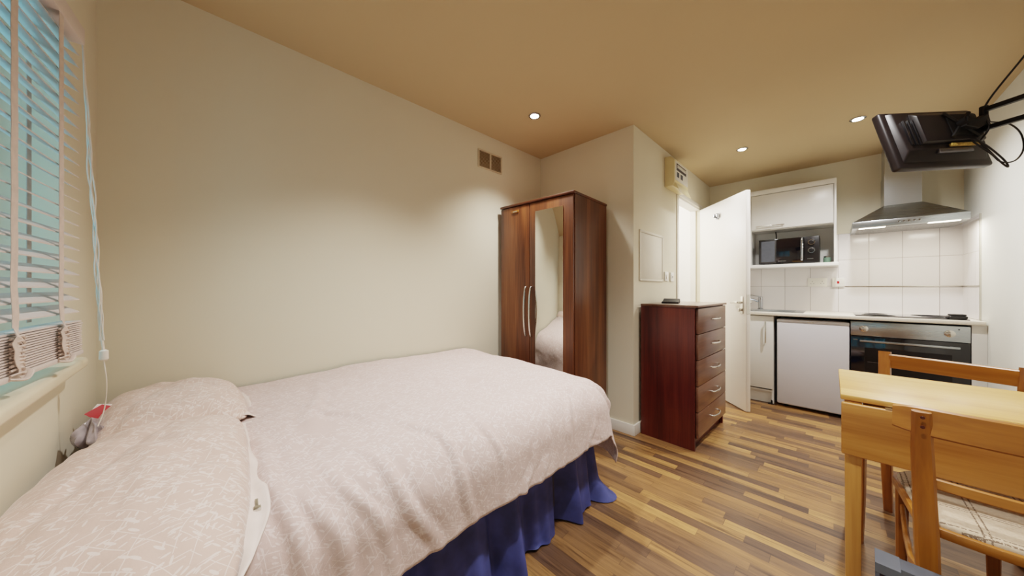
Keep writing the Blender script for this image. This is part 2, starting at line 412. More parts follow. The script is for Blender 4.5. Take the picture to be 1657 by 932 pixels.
# ------------------------------------------------------------------ room dimensions (metres)
XF, YA, XB, YC, XD, YE, H = -.28, 2.01, 2.388, 1.0775, 4.553, -.777, 2.40
T = .10
struct(MB().box(XF-.1, XD+.1, YE-.1, YA+.1, -.1, 0).build('floor', 'floor'))
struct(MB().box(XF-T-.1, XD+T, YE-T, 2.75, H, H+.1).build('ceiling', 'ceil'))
struct(MB().box(XF-.2, XB, YA, YA+T, 0, H).build('wall_back', 'wall'))
struct(MB().box(XB, XB+T, YC, YA+T, 0, H).build('wall_alcove', 'wall'))
DX0, DX1, DZ = 3.385, 4.142, 2.055
struct(MB().box(XB+T, DX0, YC, YC+T, 0, H).box(DX0, DX1, YC, YC+T, DZ, H).box(DX1, XD, YC, YC+T, 0, H).build('wall_hall', 'wall'))
struct(MB().box(XD, XD+T, YE, YC+T, 0, H).build('wall_kitchen', 'wall'))
struct(MB().box(XF-.2, XD+T, YE-T, YE, 0, H).build('wall_right', 'wall_cool'))
WY0, WY1, WZ0, WZ1 = -.10, 1.56, .90, 1.90
struct(MB().box(XF-.2, XF, YE, WY0, 0, H).box(XF-.2, XF, WY1, YA, 0, H).box(XF-.2, XF, WY0, WY1, 0, WZ0).box(XF-.2, XF, WY0, WY1, WZ1, H).build('wall_left', 'wall'))
# the white lobby behind the open door
lob = MB().box(3.0, 3.1, YC+T, 2.6, 0, H).box(4.42, 4.52, YC+T, 2.6, 0, H).box(3.1, 4.42, 2.5, 2.6, 0, H).box(4.12, 4.42, 1.62, 2.5, 0, H)
struct(lob.build('wall_lobby', 'wall_white'))
struct(MB().box(3.0, 4.52, YC+T, 2.6, -.1, 0).build('floor_lobby', 'floor'))
# baseboards
def skirting(name, x0, x1, y0, y1):
    struct(MB().box(x0, x1, y0, y1, 0, .085, .004).build(name, 'gloss_white'))
skirting('baseboard_back', XF, XB-.0, YA-.014, YA)
skirting('baseboard_alcove', XB-.014, XB, YC-.014, YA-.014)
skirting('baseboard_hall', XB, DX0-.06, YC-.014, YC)
skirting('baseboard_right', XF, 3.96, YE, YE+.014)
# door lining and architrave
tr = MB()
tr.box(DX0, DX0+.03, YC, YC+T, 0, DZ).box(DX1-.012, DX1, YC+.045, YC+T, 0, DZ).box(DX0, DX1, YC+.0, YC+T, DZ-.018, DZ)
tr.box(DX0-.045, DX0+.004, YC-.012, YC, 0, DZ+.04, .003).box(DX0-.045, DX1+.04, YC-.012, YC, DZ, DZ+.04, .003).box(DX1+.012, DX1+.04, YC-.012, YC, 0, DZ, .003)
struct(tr.build('trim_1', 'gloss_white'))
# open door, hinged at the kitchen end of the opening
dvx, dvy = 3.572-4.128, .548-1.066
da = math.atan2(dvy, dvx); DW = .765
d1 = bpy.data.objects.new('door_1', None); C.objects.link(d1); d1.location = (4.128, 1.060, 0); d1.rotation_euler = (0, 0, da); struct(d1)
MB().box(0.004, DW, -.02, .02, .008, 2.035, .003).build('leaf', 'door', d1)     # local +x to the free edge; -y faces the room
for sgn, nm in ((1, 'handle'), (-1, 'handle')):
    h = MB().box(DW-.075, DW-.035, sgn*.02, sgn*.026, .90, 1.06, .002)
    h.cyl((DW-.055, sgn*.024, 1.005), (DW-.055, sgn*.062, 1.005), .010)
    h.tube([(DW-.055, sgn*.06, 1.005), (DW-.085, sgn*.063, 1.005), (DW-.14, sgn*.060, 1.0), (DW-.165, sgn*.05, .998)], .009, 10)
    h.cyl((DW-.055, sgn*.024, .935), (DW-.055, sgn*.045, .935), .012).box(DW-.061, DW-.049, sgn*.04, sgn*.052, .918, .952, .003)
    h.build(nm, 'satin', d1)
MB().box(DW-.001, DW+.0015, -.011, .011, .90, 1.08).build('lock_plate', 'satin', d1)
hk = MB().box(.32, .38, -.026, -.02, 1.865, 1.905, .003).box(.335, .365, -.045, -.024, 1.88, 1.892, .002)
hk.box(.32, .332, -.055, -.024, 1.872, 1.915, .003).box(.368, .38, -.055, -.024, 1.872, 1.915, .003).cyl((.35, -.024, 1.86), (.35, -.05, 1.862), .008)
hk.build('robe_hook', 'chrome', d1)
hg = MB()
for z in (.25, 1.8): hg.cyl((0, .0, z), (0, .0, z+.1), .007)
hg.build('hinge', 'satin', d1)

# ------------------------------------------------------------------ window wall
w1 = bpy.data.objects.new('window_1', None); C.objects.link(w1); struct(w1)
fr = MB(); XW = XF-.15
fr.box(XW-.03, XW+.03, WY0, WY1, WZ0+.03, WZ0+.09, .004).box(XW-.03, XW+.03, WY0, WY1, WZ1-.05, WZ1, .004)
for y in (WY0, .38, .93, WY1-.06): fr.box(XW-.03, XW+.03, y, y+.06, WZ0+.09, WZ1-.05, .004)
fr.box(XW-.012, XW+.02, 1.30, 1.325, WZ0+.09, WZ1-.05)
fr.build('window_frame', 'frame', w1)
gk = MB()
for y in (.36, .44, .90, .99, 1.1): gk.box(XW-.025, XW+.032, y, y+.022, WZ0+.09, WZ1-.05)
gk.build('gasket', 'gasket', w1)
MB().box(XW-.004, XW+.004, WY0+.05, WY1-.05, WZ0+.08, WZ1-.05).build('window_pane', 'glass', w1)
sl = MB().box(XF-.12, XF+.045, WY0-.05, WY1+.03, .900, .932, .010, 3)
sl.build('window_sill', 'sill', w1)
# added backdrop beyond the window: cyan daylight put into its teal colour
ow = MB().box(-2.4, -2.3, -3.0, 5.0, -.5, 2.9).build('yard_backdrop', 'outside'); struct(ow)
ob = MB()
for y in (1.2, 2.9): ob.box(-2.3, -2.26, y, y+.5, .6, 1.9)
struct(ob.build('trim_2', 'outdark'))

# venetian blind
BL = 1.42; brot = -math.radians(5.2)
bl = thing('venetian_blind', 'off-white wooden slat blind with cloth tapes, half lowered over the window', 'blind', (-.235, 1.42, 0), brot)
def by(s): return -s                      # s metres from the right end
MB().box(-.03, .02, -BL, .0, 1.79, 1.835, .004).build('headrail', 'blind', bl)
sm = MB(); tilt = math.radians(32); pitch = .0325; nsl = 22; z0 = 1.085
for k in range(nsl):
    z = z0+k*pitch; cx, hw = -.004, .0185
    dx, dz = hw*math.cos(tilt), hw*math.sin(tilt)
    t = .0013
    sm.hexa([(cx+dx, -BL+.01, z-dz-t), (cx+dx, -.006, z-dz-t), (cx-dx, -.006, z+dz-t), (cx-dx, -BL+.01, z+dz-t),
             (cx+dx, -BL+.01, z-dz+t), (cx+dx, -.006, z-dz+t), (cx-dx, -.006, z+dz+t), (cx-dx, -BL+.01, z+dz+t)])
sm.build('slats', 'blind', bl)
st = MB(); zb = .962
for k in range(15):
    j = random.uniform(-.0015, .0015)
    st.box(-.022+j, .016+j, -BL+.01, -.004, zb+.014+k*.0052, zb+.014+k*.0052+.0034)
st.build('stacked_slats', 'blind', bl)
MB().box(-.024, .018, -BL+.008, -.002, zb, zb+.012, .003).build('bottom_rail', 'blind', bl)
for s in (.13, .325, .62, .94, 1.26):
    tp = MB(); zt = 1.79
    pts = []
    for i in range(30):
        z = zt-(zt-1.06)*i/29; w = .0008*math.sin(i*1.3+s*9) if i < 23 else .005*math.sin(i*1.1+s*7)*(i-22)/7
        pts.append((.0170, -s+w, z))
    for i in range(9):
        z = 1.055-.088*i/8; pts.append((.021+.006*abs(math.sin(i*1.4)), -s-.014*math.sin(i*.45+s)-.002, z))
    tp.sweep_rect(pts, .0225, .0012, (1, 0, 0), .0003)
    # crumpled tape bunched round the stack
    for i in range(9):
        z = zb+.012+i*.0085
        tp.tube([(.019, -s-.02, z), (.026, -s-.004, z+.003+.002*math.sin(i)), (.024, -s+.012, z-.002), (.018, -s+.02, z+.004)], .0022, 6)
    tp.tube([(.018, -s-.022, zb+.006), (.03, -s-.005, zb+.002), (.03, -s+.016, zb+.012), (.02, -s+.03, zb+.016)], .0045, 8, flat=.6)
    tp.build('ladder_tape', 'tape', bl)
    MB().box(-.028, -.0268, -s-.01, -s+.01, 1.06, 1.79).build('ladder_tape', 'tape', bl)
ib = bl.matrix_basis.inverted() if False else None
cd = MB()
def cpts(seed, spread):
    pts = []
    for i in range(13):
        t = i/12; z = 1.80-(1.80-.985)*t
        pts.append((.012+.016*t+.004*math.sin(seed+i*1.7)*min(1, 2*t), .014+.075*t+spread*math.sin(seed*2+i*.9)*math.sin(PI*min(1, t*1.02)), z))
    return pts
for sd, sp in ((.3, .006), (1.7, .010), (3.1, .016), (4.4, .008)): cd.tube(cpts(sd, sp), .0016, 6)
cd.tube([(.028, .089, .985), (.030, .094, .955)], .003, 6, smooth=False)
cd.build('lift_cord', 'cord', bl)
MB().lathe([(.006, 0), (.0095, .004), (.009, .028), (.004, .032)], (.030, .095, .925), n=16).build('cord_tassel', 'cord', bl)
MB().tube([(.030, .095, .926), (.034, .10, .86), (.030, .11, .80), (.026, .105, .765), (.02, .09, .735)], .0014, 6).build('loose_cord', 'cord', bl)

# red card and bag tucked between pillow and wall
rc = thing('red_card', 'red folded card with white lining in the corner by the pillow', 'card', (-.235, 1.70, .70), .5)
MB().hexa([(-.03, -.012, .035), (.0, -.02, 0), (.045, -.012, .03), (.012, 0, .05), (-.03, -.010, .037), (.0, -.018, .002), (.045, -.010, .032), (.012, .002, .052)]).build('cover', 'red', rc)
MB().hexa([(-.012, -.004, .04), (.012, -.012, .028), (.042, .004, .040), (.006, .012, .052), (-.012, -.002, .042), (.012, -.010, .030), (.042, .006, .042), (.006, .014, .054)]).build('lining', 'paper', rc)
pb = MB()
def bagf(u, v):
    a = u*2*PI; t = v
    r = (.045+.012*math.sin(5*a+3*t)+.006*math.sin(11*a))*math.sin(PI*min(.999, max(.02, t))**.8)
    return Vector((-.225+r*.65*math.cos(a), 1.555+r*1.3*math.sin(a), .668+.075*t+.01*math.sin(3*a+5*t)))
pb.grid(bagf, 40, 14)
tag(pb.build('plastic_bag', 'bag', smooth=60), 'crumpled clear plastic bag between pillow and window wall', 'bag')

# ------------------------------------------------------------------ bed
bed = thing('bed', 'small double divan bed with navy gathered valance along the back wall', 'bed', (0, 0, 0))
MB().box(-.25, 1.46, .95, 1.985, .06, .38, .02).build('divan_base', 'divan', bed)
MB().box(-.25, 1.47, .93, 1.985, .385, .60, .04, 4).build('mattress', 'matt', bed)
for x in (-.15, 1.36):
    for y in (1.03, 1.9): MB().lathe([(.02, 0), (.024, .01), (.024, .05), (.015, .062)], (x, y, 0), n=16).build('foot', 'black', bed)
# valance: gathered skirt, near side then round the foot
def val_path(t):
    L1, L2 = 1.74, 1.04; s = t*(L1+L2+.08)
    r = .05
    if s < L1: return Vector((-.24+s, .905)), Vector((0, -1)), s
    s2 = s-L1
    if s2 < .08:
        a = -PI/2+s2/.08*PI/2
        c = Vector((1.50, .955)); return c+Vector((math.cos(a), math.sin(a)))*r, Vector((math.cos(a), math.sin(a))), s
    return Vector((1.55-0, .955+(s2-.08))), Vector((1, 0)), s
def valf(u, v):
    p, n, s = val_path(u); z = .50*(1-v)+.004
    k = v**1.1
    g = .034*math.sin(s*24+1.6*math.sin(s*5))+.018*math.sin(s*47+2*math.sin(s*3.1))+.006*math.sin(s*90)
    lowf = .03*math.sin(s*7.3+.6)
    out = -.03+k*(.055)+(.25+.9*k)*g*.9+k*lowf
    corner = math.exp(-((s-1.775)/.035)**2)
    out += corner*(.085*(max(0, v-.8)/.2)**1.5 + .0*v)
    zz = max(.004, z+.012*math.sin(s*13)*k*(1-corner))
    if v > .97: zz = .004+.012*(math.sin(s*31)+1)*(1-corner)*.5
    q = p+n*out
    return Vector((q.x, q.y, zz))
MB().grid(valf, 420, 24).build('valance', 'navy', bed, smooth=80)

# duvet
R_ = .155; Xc = 1.585-R_; Yc = .795+R_; X0 = -.245; Y0 = 1.99
EA, EB = .50, .352                           # overhang measured along the cloth
LA = Xc-X0+EA; LB = Y0-Yc+EB
def nz(x, y, z=0): return noise.noise(Vector((x, y, z)))
FOLDS = [  # (x0,y0, x1,y1, width, height) ridges across the cloth (unfolded coordinates a=x, b=y)
    (.62, .60, .50, 1.12, .018, .012), (.50, .55, .30, 1.02, .020, .014), (.38, .58, .22, 1.0, .015, .011),
    (.74, .62, .72, 1.05, .016, .008), (.30, .52, .16, .95, .02, .012), (1.05, .55, 1.22, .90, .018, .009), (1.25, .55, 1.40, .86, .016, .010),
    (.90, .52, 1.02, .80, .02, .008), (.44, 1.12, .30, 1.45, .02, .009), (.25, 1.15, .42, 1.75, .03, .007), 
    (.16, .60, .12, 1.3, .02, .014), (.80, .5, .9, .72, .02, .012), (1.42, .9, 1.62, .7, .02, .014), (1.3, .62, 1.5, .5, .016, .012)]
def fold(a, b):
    t = 0
    for x0, y0, x1, y1, w, h in FOLDS:
        dx, dy = x1-x0, y1-y0; l2 = dx*dx+dy*dy
        u = ((a-x0)*dx+(b-y0)*dy)/l2; uc = min(1, max(0, u))
        wob = .012*math.sin(uc*9+x0*20)
        d = math.hypot(a-x0-dx*uc+wob, b-y0-dy*uc)
        fade = math.sin(PI*min(1, max(0, u*.9+.08))) if 0 <= u <= 1 else .25*math.exp(-((u-uc)*6)**2)
        q = d/(w*.65)
        t += h*fade*(math.exp(-q*q)-.35*math.exp(-(q-2.2)**2))
    return t
def top_h(x, y):
    h = .652
    h += .040*math.exp(-((x-.85)/.75)**2-((y-1.55)/.65)**2)       # puffed in the middle
    h += .010*nz(x*2.1, y*2.3, 1)+.006*nz(x*5, y*5, 4)
    if x < .12: h -= .04*min(1, (.12-x)/.2)                        # flattened under the pillows
    return h
def duvetf(u, v):
    a = X0+u*LA; b = Y0-v*LB                  # unfolded plan coordinates
    ea = max(0, a-Xc); eb = max(0, Yc-b)
    e = (ea**2.5+eb**2.5)**.4; bx, by_ = min(a, Xc), max(b, Yc)
    zt = top_h(bx, by_)
    f = fold(a, b)+.004*nz(a*9, b*7, 2)+.0022*nz(a*22, b*18, 6)+.006*max(0, nz(a*4.2+b*3, b*1.6-a*2.2, 8))
    if e < 1e-6: return Vector((bx, by_, zt+f))
    hh = math.hypot(ea, eb); dx, dy = ea/hh, -eb/hh
    diag = 4*dx*dx*dy*dy
    ang = min(e/R_, PI/2); drop = max(0, e-R_*PI/2)
    out = R_*math.sin(ang)+drop*(.06+.13*diag); z = zt-R_*(1-math.cos(ang))-drop*(1-.05*diag)
    nx, nzv = math.sin(ang), math.cos(ang)
    k = min(1, drop/.12)
    rip = k*(.007*math.sin(a*11+b*6+1)+.003*math.sin(a*29-b*13))+diag*k*.008*math.sin(math.atan2(ea, eb)*9)
    out += nx*f+rip; z += nzv*f+.012*k*nz(a*3, b*3, 12)
    return Vector((bx+dx*out, by_+dy*out, z))
dv = MB().grid(duvetf, 230, 150, lambda u, v: (u*LA, v*LB)).build('duvet', 'duvet', smooth=180)
tag(dv, 'large pale pink duvet with white sprig pattern spread over the bed', 'duvet')
md = dv.modifiers.new('thick', 'SOLIDIFY'); md.thickness = .006; md.offset = -1

# pillows
def make_pillow(name, label, cx, cy, w, l, h, zb, rot, seed, sag=0, group='sprig pillows on the bed'):
    t = thing(name, label, 'pillow', (cx, cy, zb), rot, group)
    def side(sgn):
        def f(u, v):
            x, y = 2*u-1, 2*v-1
            px = x*(1-.06*(1-y*y)*0)*w/2*(1-.13*abs(y)**3); py = y*l/2*(1-.05*abs(x)**3)
            th = (max(0, 1-abs(x)**2.6)*max(0, 1-abs(y)**2.8))**.52
            if sgn > 0:
                z = .035+th*(h-.035)
                z += th*(.010*nz(x*2+seed, y*3)+.006*nz(x*5+seed, y*6))
                edge = max(abs(x), abs(y))
                z += .008*max(0, edge-.55)*math.sin((x+y*1.7)*13+seed)*th**.3
                z += -.018*math.exp(-((x*.6+y-.25)/.10)**2)*th*.5 - .02*math.exp(-((x*1.1-y*.6+.35)/.09)**2)*th*.5
            else:
                z = .035-th*.033
            z += sag*(x+1)*-.02
            return Vector((px, py, z))
        return f
    mb = MB(); uvf = lambda u, v: (u*w+seed, v*l)
    mb.grid(side(1), 60, 80, uvf).grid(side(-1), 60, 80, uvf)
    bmesh.ops.remove_doubles(mb.bm, verts=mb.bm.verts, dist=.0004)
    bmesh.ops.recalc_face_normals(mb.bm, faces=mb.bm.faces)
    mb.build('pillowcase', 'pillow', t, smooth=180)
    # open end of the case along the +x side: a ruffled white hem
    hm = MB()
    def hemf(u, v):
        y = (2*u-1)*l/2*.93
        x = w/2*(1-.13*abs(2*u-1)**3)-.014+v*(.036+.014*math.sin(u*9+seed))
        z = .040-.016*v+.008*math.sin(u*13+seed)*v+.003*math.sin(u*31+seed*2)*v+.006*math.sin(v*5+u*9)
        return Vector((x+.006*math.sin(u*17+seed)*v, y, max(.016, z)))
    hm.grid(hemf, 110, 8); hm.build('case_hem', 'hem', t, smooth=180).modifiers.new('t', 'SOLIDIFY').thickness = .003
    return t
p1 = make_pillow('pillow', 'pale pink sprig pillow lying flatter in the far corner against the back wall', -.055, 1.722, .38, .54, .135, .640, .05, 2.0)
p2 = make_pillow('pillow', 'large pink sprig pillow nearest the camera under the window, zip in its hem', -.088, 1.075, .37, .85, .130, .640, -.075, 5.0)
MB().box(.190, .196, -.20, -.17, .030, .036, .001).box(.186, .200, -.215, -.20, .030, .037, .002).build('zip_pull', 'satin', p2)

# ------------------------------------------------------------------ wardrobe
wa = math.radians(3.0)
wd = thing('wardrobe', 'tall walnut two-door wardrobe with mirrored door beyond the bed foot', 'wardrobe', (1.853, 1.262, 0), wa)
# local: x depth into the wall, y to the left; front at x=0
WW, WDp, WH = .705, .50, 1.80
cb_ = MB().box(.02, WDp, 0, .018, 0, WH).box(.02, WDp, WW-.018, WW, 0, WH).box(.02, WDp, .018, WW-.018, .07, .088).box(WDp-.006, WDp, .018, WW-.018, .07, WH)
cb_.build('carcass', 'walnut', wd)
MB().box(-.004, WDp+.002, -.006, WW+.006, WH, WH+.018, .003).build('top_panel', 'walnut_y', wd)
MB().box(.05, .066, .018, WW-.018, 0, .07).build('plinth', 'walnut_y', wd)
YM = .395                                    # meeting line of the doors
for (a, b, mir) in ((.004, YM-.002, True), (YM+.002, WW-.004, False)):
    d = MB().box(0, .018, a, b, .075, WH-.006, .002).build('wardrobe_door', 'walnut', wd)
    if mir:
        MB().box(-.004, 0, .085, .335, .36, WH-.075, .001).build('mirror', 'mirror', d)
    y = YM-.022 if mir else YM+.030
    MB().tube([(0, y, .765), (-.018, y, .775), (-.032, y, .86), (-.036, y, .955), (-.032, y, 1.05), (-.018, y, 1.135), (0, y, 1.145)], .0065, 10, flat=1).build('handle', 'satin', d)
    if not mir:
        bd = MB().box(-.003, 0, WW-.20, WW-.125, WH-.055, WH-.035, .003, 2); bd.build('badge', 'chairwood_y', d)
        MB().box(-.004, -.003, WW-.185, WW-.14, WH-.049, WH-.041).build('badge_plate', 'satin', d)

# ------------------------------------------------------------------ chest of drawers
ch = thing('chest_of_drawers', 'reddish dark wood five-drawer chest by the doorway', 'chest of drawers', (2.455, .655, 0), math.radians(-2.0))
CW, CDp, CH = .70, .40, 1.0                 # local: x along the wall, y depth (front at y=0)
MB().box(0, .016, .018, CDp, 0, CH).box(CW-.016, CW, .018, CDp, 0, CH).box(.016, CW-.016, CDp-.006, CDp, 0, CH).box(.016, CW-.016, .02, CDp-.006, .06, .076).build('carcass', 'mahog', ch)
MB().box(-.006, CW+.006, -.006, CDp, CH, CH+.016, .002).build('top_panel', 'drawer', ch)
MB().box(.016, CW-.016, .045, .06, 0, .06).build('plinth', 'mahog', ch)
dz0 = .085; dh = (CH-.004-dz0)/5
for k in range(5):
    z = dz0+k*dh
    d = MB().box(.018, CW-.004, 0, .017, z+.002, z+dh-.003, .002).box(.035, CW-.03, .017, .30, z+.02, z+dh-.04).build('drawer', 'drawer', ch)
    zz = z+dh*.50; xc = CW*.55
    MB().tube([(xc-.085, 0, zz), (xc-.082, -.014, zz), (xc-.05, -.026, zz), (xc, -.031, zz), (xc+.05, -.026, zz), (xc+.082, -.014, zz), (xc+.085, 0, zz)], .0058, 8).build('handle', 'satin', d)
rt = thing('set_top_box', 'thin black flat device lying on the chest of drawers', 'electronics', (2.76, .93, 1.016), .25)
MB().poly([(-.12, 0), (.12, 0), (.125, .008), (.10, .030), (.06, .034), (-.02, .018), (-.12, .012)], 1, -.06, .06, .002).build('casing', 'black_matte', rt)
MB().box(-.10, -.04, -.04, .04, .0135, .015).build('pad', 'black_glass', rt)

# ------------------------------------------------------------------ fittings on the walls
vt = thing('air_vent', 'small beige louvred air vent high on the back wall', 'vent', (1.732, YA, 2.19))
MB().box(-.13, .13, -.012, 0, -.074, -.064, .002).box(-.13, .13, -.012, 0, .064, .074, .002).box(-.13, -.118, -.012, 0, -.064, .064, .002).box(.118, .13, -.012, 0, -.064, .064, .002).box(-.006, .006, -.012, 0, -.064, .064).build('frame', 'ventslat', vt)
v = MB()
for k in range(12):
    z = -.056+k*.0102
    for a, b in ((-.117, -.007), (.007, .117)): v.hexa([(a, -.011, z-.003), (b, -.011, z-.003), (b, -.003, z+.002), (a, -.003, z+.002), (a, -.011, z-.0012), (b, -.011, z-.0012), (b, -.003, z+.0038), (a, -.003, z+.0038)])
v.build('louvres', 'ventslat', vt)
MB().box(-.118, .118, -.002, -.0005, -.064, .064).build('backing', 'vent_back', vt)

ap = thing('access_panel', 'square white screwed access panel on the wall above the chest', 'panel', (2.733, YC, 1.40))
MB().box(-.248, .248, -.008, 0, -.205, -.185, .002).box(-.248, .248, -.008, 0, .185, .205, .002).box(-.248, -.228, -.008, 0, -.185, .185, .002).box(.228, .248, -.008, 0, -.185, .185, .002).build('frame', 'panel', ap)
MB().box(-.226, .226, -.005, 0, -.183, .183, .001).build('cover', 'panel', ap)
for x in (-.238, .238):
    for z in (-.195, .195): MB().lathe([(.006, 0), (.006, .002), (.003, .003)], (x, -.008, z), '-y', 12).build('screw', 'satin', ap)
def sw(name, label, x, z, rock):
    t = thing(name, label, 'switch', (x, YC, z), 0)
    MB().box(-.043, .043, -.010, 0, -.043, .043, .003).build('plate', 'plastic_white', t)
    if rock: MB().hexa([(-.012, -.016, -.02), (.012, -.016, -.02), (.012, -.008, -.02), (-.012, -.008, -.02), (-.012, -.011, .02), (.012, -.011, .02), (.012, -.008, .02), (-.012, -.008, .02)]).build('rocker', 'plastic_white', t)
    else:
        MB().box(-.02, .02, -.013, -.008, -.016, .02, .002).build('rocker', 'plastic_white', t)
        MB().box(-.006, .006, -.0145, -.012, -.006, .006).build('indicator', 'dark_gap', t)
sw('light_switch', 'white switch plate left of the pair, next to access panel', 3.055, 1.245, True)
sw('light_switch', 'white switch with a dark indicator, closest to the door frame', 3.20, 1.243, False)

fb = thing('fuse_box', 'cream consumer unit with open flap above the doorway', 'fuse box', (3.03, YC, 2.06))
MB().poly([(-.085, .03), (-.07, .0), (0, 0), (0, .27), (-.055, .27), (-.085, .235)], 0, 0, .38, .004).build('casing', 'plastic_cream', fb)
MB().box(.02, .36, -.089, -.084, .055, .225, .002).build('front_plate', 'plastic_white', fb)
MB().box(.045, .30, -.092, -.088, .145, .205).build('breakers', 'breaker', fb)
bs_ = MB()
for k in range(10): bs_.box(.052+k*.024, .066+k*.024, -.099, -.091, .165, .19, .001)
bs_.build('breaker_levers', 'plastic_white', fb)
for x in (.05, .15): MB().box(x, x+.06, -.0905, -.0885, .085, .13).build('rating_label', 'box_grey', fb)
MB().hexa([(.02, -.085, .028), (.33, -.085, .028), (.33, -.125, -.07), (.02, -.125, -.07), (.02, -.088, .030), (.33, -.088, .030), (.33, -.128, -.068), (.02, -.128, -.068)], .001).build('flap', 'plastic_cream', fb)

# ceiling downlights
def downlight(label, x, y, first=None):
    if first is None:
        t = thing('downlight', label, 'ceiling light', (x, y, H), 0, 'recessed ceiling downlights')
        MB().lathe([(.030, -.001), (.044, -.001), (.044, -.005), (.040, -.008), (.032, -.006)], n=40).build('trim_ring', 'chrome', t)
        MB().lathe([(.001, -.0065), (.030, -.0065), (.031, -.003), (.001, -.003)], n=32).build('lamp', 'lamp', t)
        return t
    t = copy_tree(first); t.location = (x, y, H); t['label'] = label; return t
DL = [(1.751, 1.532, 'lit recessed downlight nearest the wardrobe and bed'), (3.509, .574, 'lit recessed downlight in front of the open door'), (3.493, -.135, 'lit recessed downlight beside the hanging television')]
d0 = downlight(DL[0][2], DL[0][0], DL[0][1])
for x, y, lb in DL[1:]: downlight(lb, x, y, d0)

# ------------------------------------------------------------------ kitchen
XK = 3.975
tl = MB().box(XD-.008, XD, YE+.008, YC, .9, 1.675).build('tiles', 'tile_d'); tl.name = 'trim_3'; struct(tl)
tl = MB().box(4.116, XD, YE, YE+.008, .9, 1.690).build('tiles', 'tile_e'); tl.name = 'trim_4'; struct(tl)
tl = MB().box(XD-.0125, XD-.008, YE+.008, -.07, 1.149, 1.159, .001).box(4.116, XD-.008, YE+.008, YE+.0125, 1.149, 1.159, .001).box(4.110, 4.116, YE, YE+.010, .9, 1.692).build('trim_5', 'satin'); struct(tl)
wt = MB().box(XK-.02, XD-.009, YE+.01, YC-.002, .870, .900, .004).build('worktop', 'worktop')
tag(wt, 'cream laminate worktop running under the tiled splashback', 'worktop')
bc_ = thing('base_cabinet', 'white base cabinet beside the fridge under the sink', 'cabinet', (XK, .40, 0))
MB().box(.02, .55, 0, .016, .0, .868).box(.02, .55, .60, .616, .12, .868).box(.02, .55, .016, .60, .12, .136).box(.54, .55, .016, .60, .136, .868).build('carcass', 'melamine', bc_)
MB().box(.05, .066, .0165, .62, .003, .118).build('plinth', 'melamine', bc_)
d = MB().box(0, .018, .002, .614, .15, .862, .002).build('cabinet_door', 'melamine', bc_)
MB().box(-.028, -.018, .055, .067, .60, .81, .002).box(-.02, 0, .057, .065, .61, .62).box(-.02, 0, .057, .065, .79, .80).build('handle', 'satin', d)
sk = thing('sink', 'inset stainless steel sink with drainer in the worktop', 'sink', (4.26, .62, .900))
MB().box(-.22, .20, -.43, .42, 0.0005, .004, .0015).build('drainer', 'steel', sk)
bw = MB()
for k in range(7): bw.box(-.16+k*.045, -.15+k*.045, -.36, -.06, .004, .007, .001)
bw.build('drainer_ribs', 'steel', sk)
MB().box(-.17, .12, .02, .36, .0041, .0046).build('bowl_shade', 'dark_gap', sk)  # flat dark sheet in place of the bowl, its shade put into the colour
tp = thing('tap', 'chrome lever mixer tap behind the sink', 'tap', (4.40, .555, .9045))
MB().lathe([(.026, 0), (.026, .006), (.021, .012), (.021, .125), (.019, .13)], n=24).build('body', 'chrome', tp)
MB().tube([(0, .015, .085), (-.02, .06, .105), (-.06, .13, .13), (-.10, .19, .128), (-.115, .215, .112)], .011, 12).build('spout', 'chrome', tp)
MB().hexa([(-.015, -.012, .130), (.015, -.012, .130), (-.03, .105, .155), (-.055, .095, .155), (-.015, -.012, .142), (.015, -.012, .142), (-.03, .105, .163), (-.055, .095, .163)], .002).cyl((0, 0, .128), (0, 0, .14), .02).build('lever', 'chrome', tp)

fg = thing('fridge', 'white undercounter fridge between base cabinet and oven', 'fridge', (XK, -.105, 0))
MB().box(.045, .53, .004, .478, .02, .838, .006).build('cabinet_body', 'fridge', fg)
d = MB().box(0, .042, .0, .480, .035, .812, .008, 3).build('fridge_door', 'fridge', fg)
MB().poly([(.004, .812), (.0, .818), (.0, .833), (.01, .840), (.044, .840), (.044, .813)], 1, 0.0, .48, .002).build('top_trim', 'fridge', fg)
MB().box(-.0015, .0, .225, .265, .822, .828).build('badge', 'satin', fg)
for y in (.06, .42): MB().lathe([(.016, 0), (.018, .004), (.018, .012), (.01, .02)], (.08, y, 0), n=16).build('foot', 'black', fg)
struct(MB().box(XK+.34, XK+.35, -.12, .395, .0, .868).build('fridge_gap_shade', 'dark_gap'))  # dark sheet showing round the fridge, gap shade put into its colour

ov = thing('oven', 'built-in black glass oven with steel control panel under the hob', 'oven', (XK, -.707, 0))
# local y 0 .. 0.595
MB().box(.03, .53, .004, .591, .27, .862).build('housing', 'black_matte', ov)
MB().box(0, .028, 0, .595, .738, .855, .002).build('control_panel', 'steel', ov)
od = MB().box(0, .028, 0, .595, .275, .734, .003).build('oven_door', 'black_glass', ov)
MB().box(-.001, .0, .08, .515, .34, .64).build('window', 'black', od)
MB().box(-.046, -.034, .05, .545, .690, .706, .004).box(-.036, 0, .075, .09, .692, .704).box(-.036, 0, .505, .52, .692, .704).build('handle', 'steel', od)
for z in (.43, .52): MB().box(-.0016, -.001, .09, .50, z, z+.004).build('shelf_line', 'greymet', od)
for y in (.52, .09):
    k = MB().lathe([(.026, 0), (.026, .004), (.021, .006), (.020, .024), (.016, .026)], (0, y, .797), '-x', 28).box(-.030, -.024, y-.004, y+.004, .779, .815, .001); k.build('knob', 'satin', ov)
MB().lathe([(.004, 0), (.004, .002)], (0, .05, .832), '-x', 12).build('indicator', 'dark_gap', ov)
MB().box(-.0008, 0, .555, .58, .70, .704).build('badge', 'satin', od)
MB().box(.03, .046, 0, .595, .0, .268).build('lower_panel', 'melamine', ov)
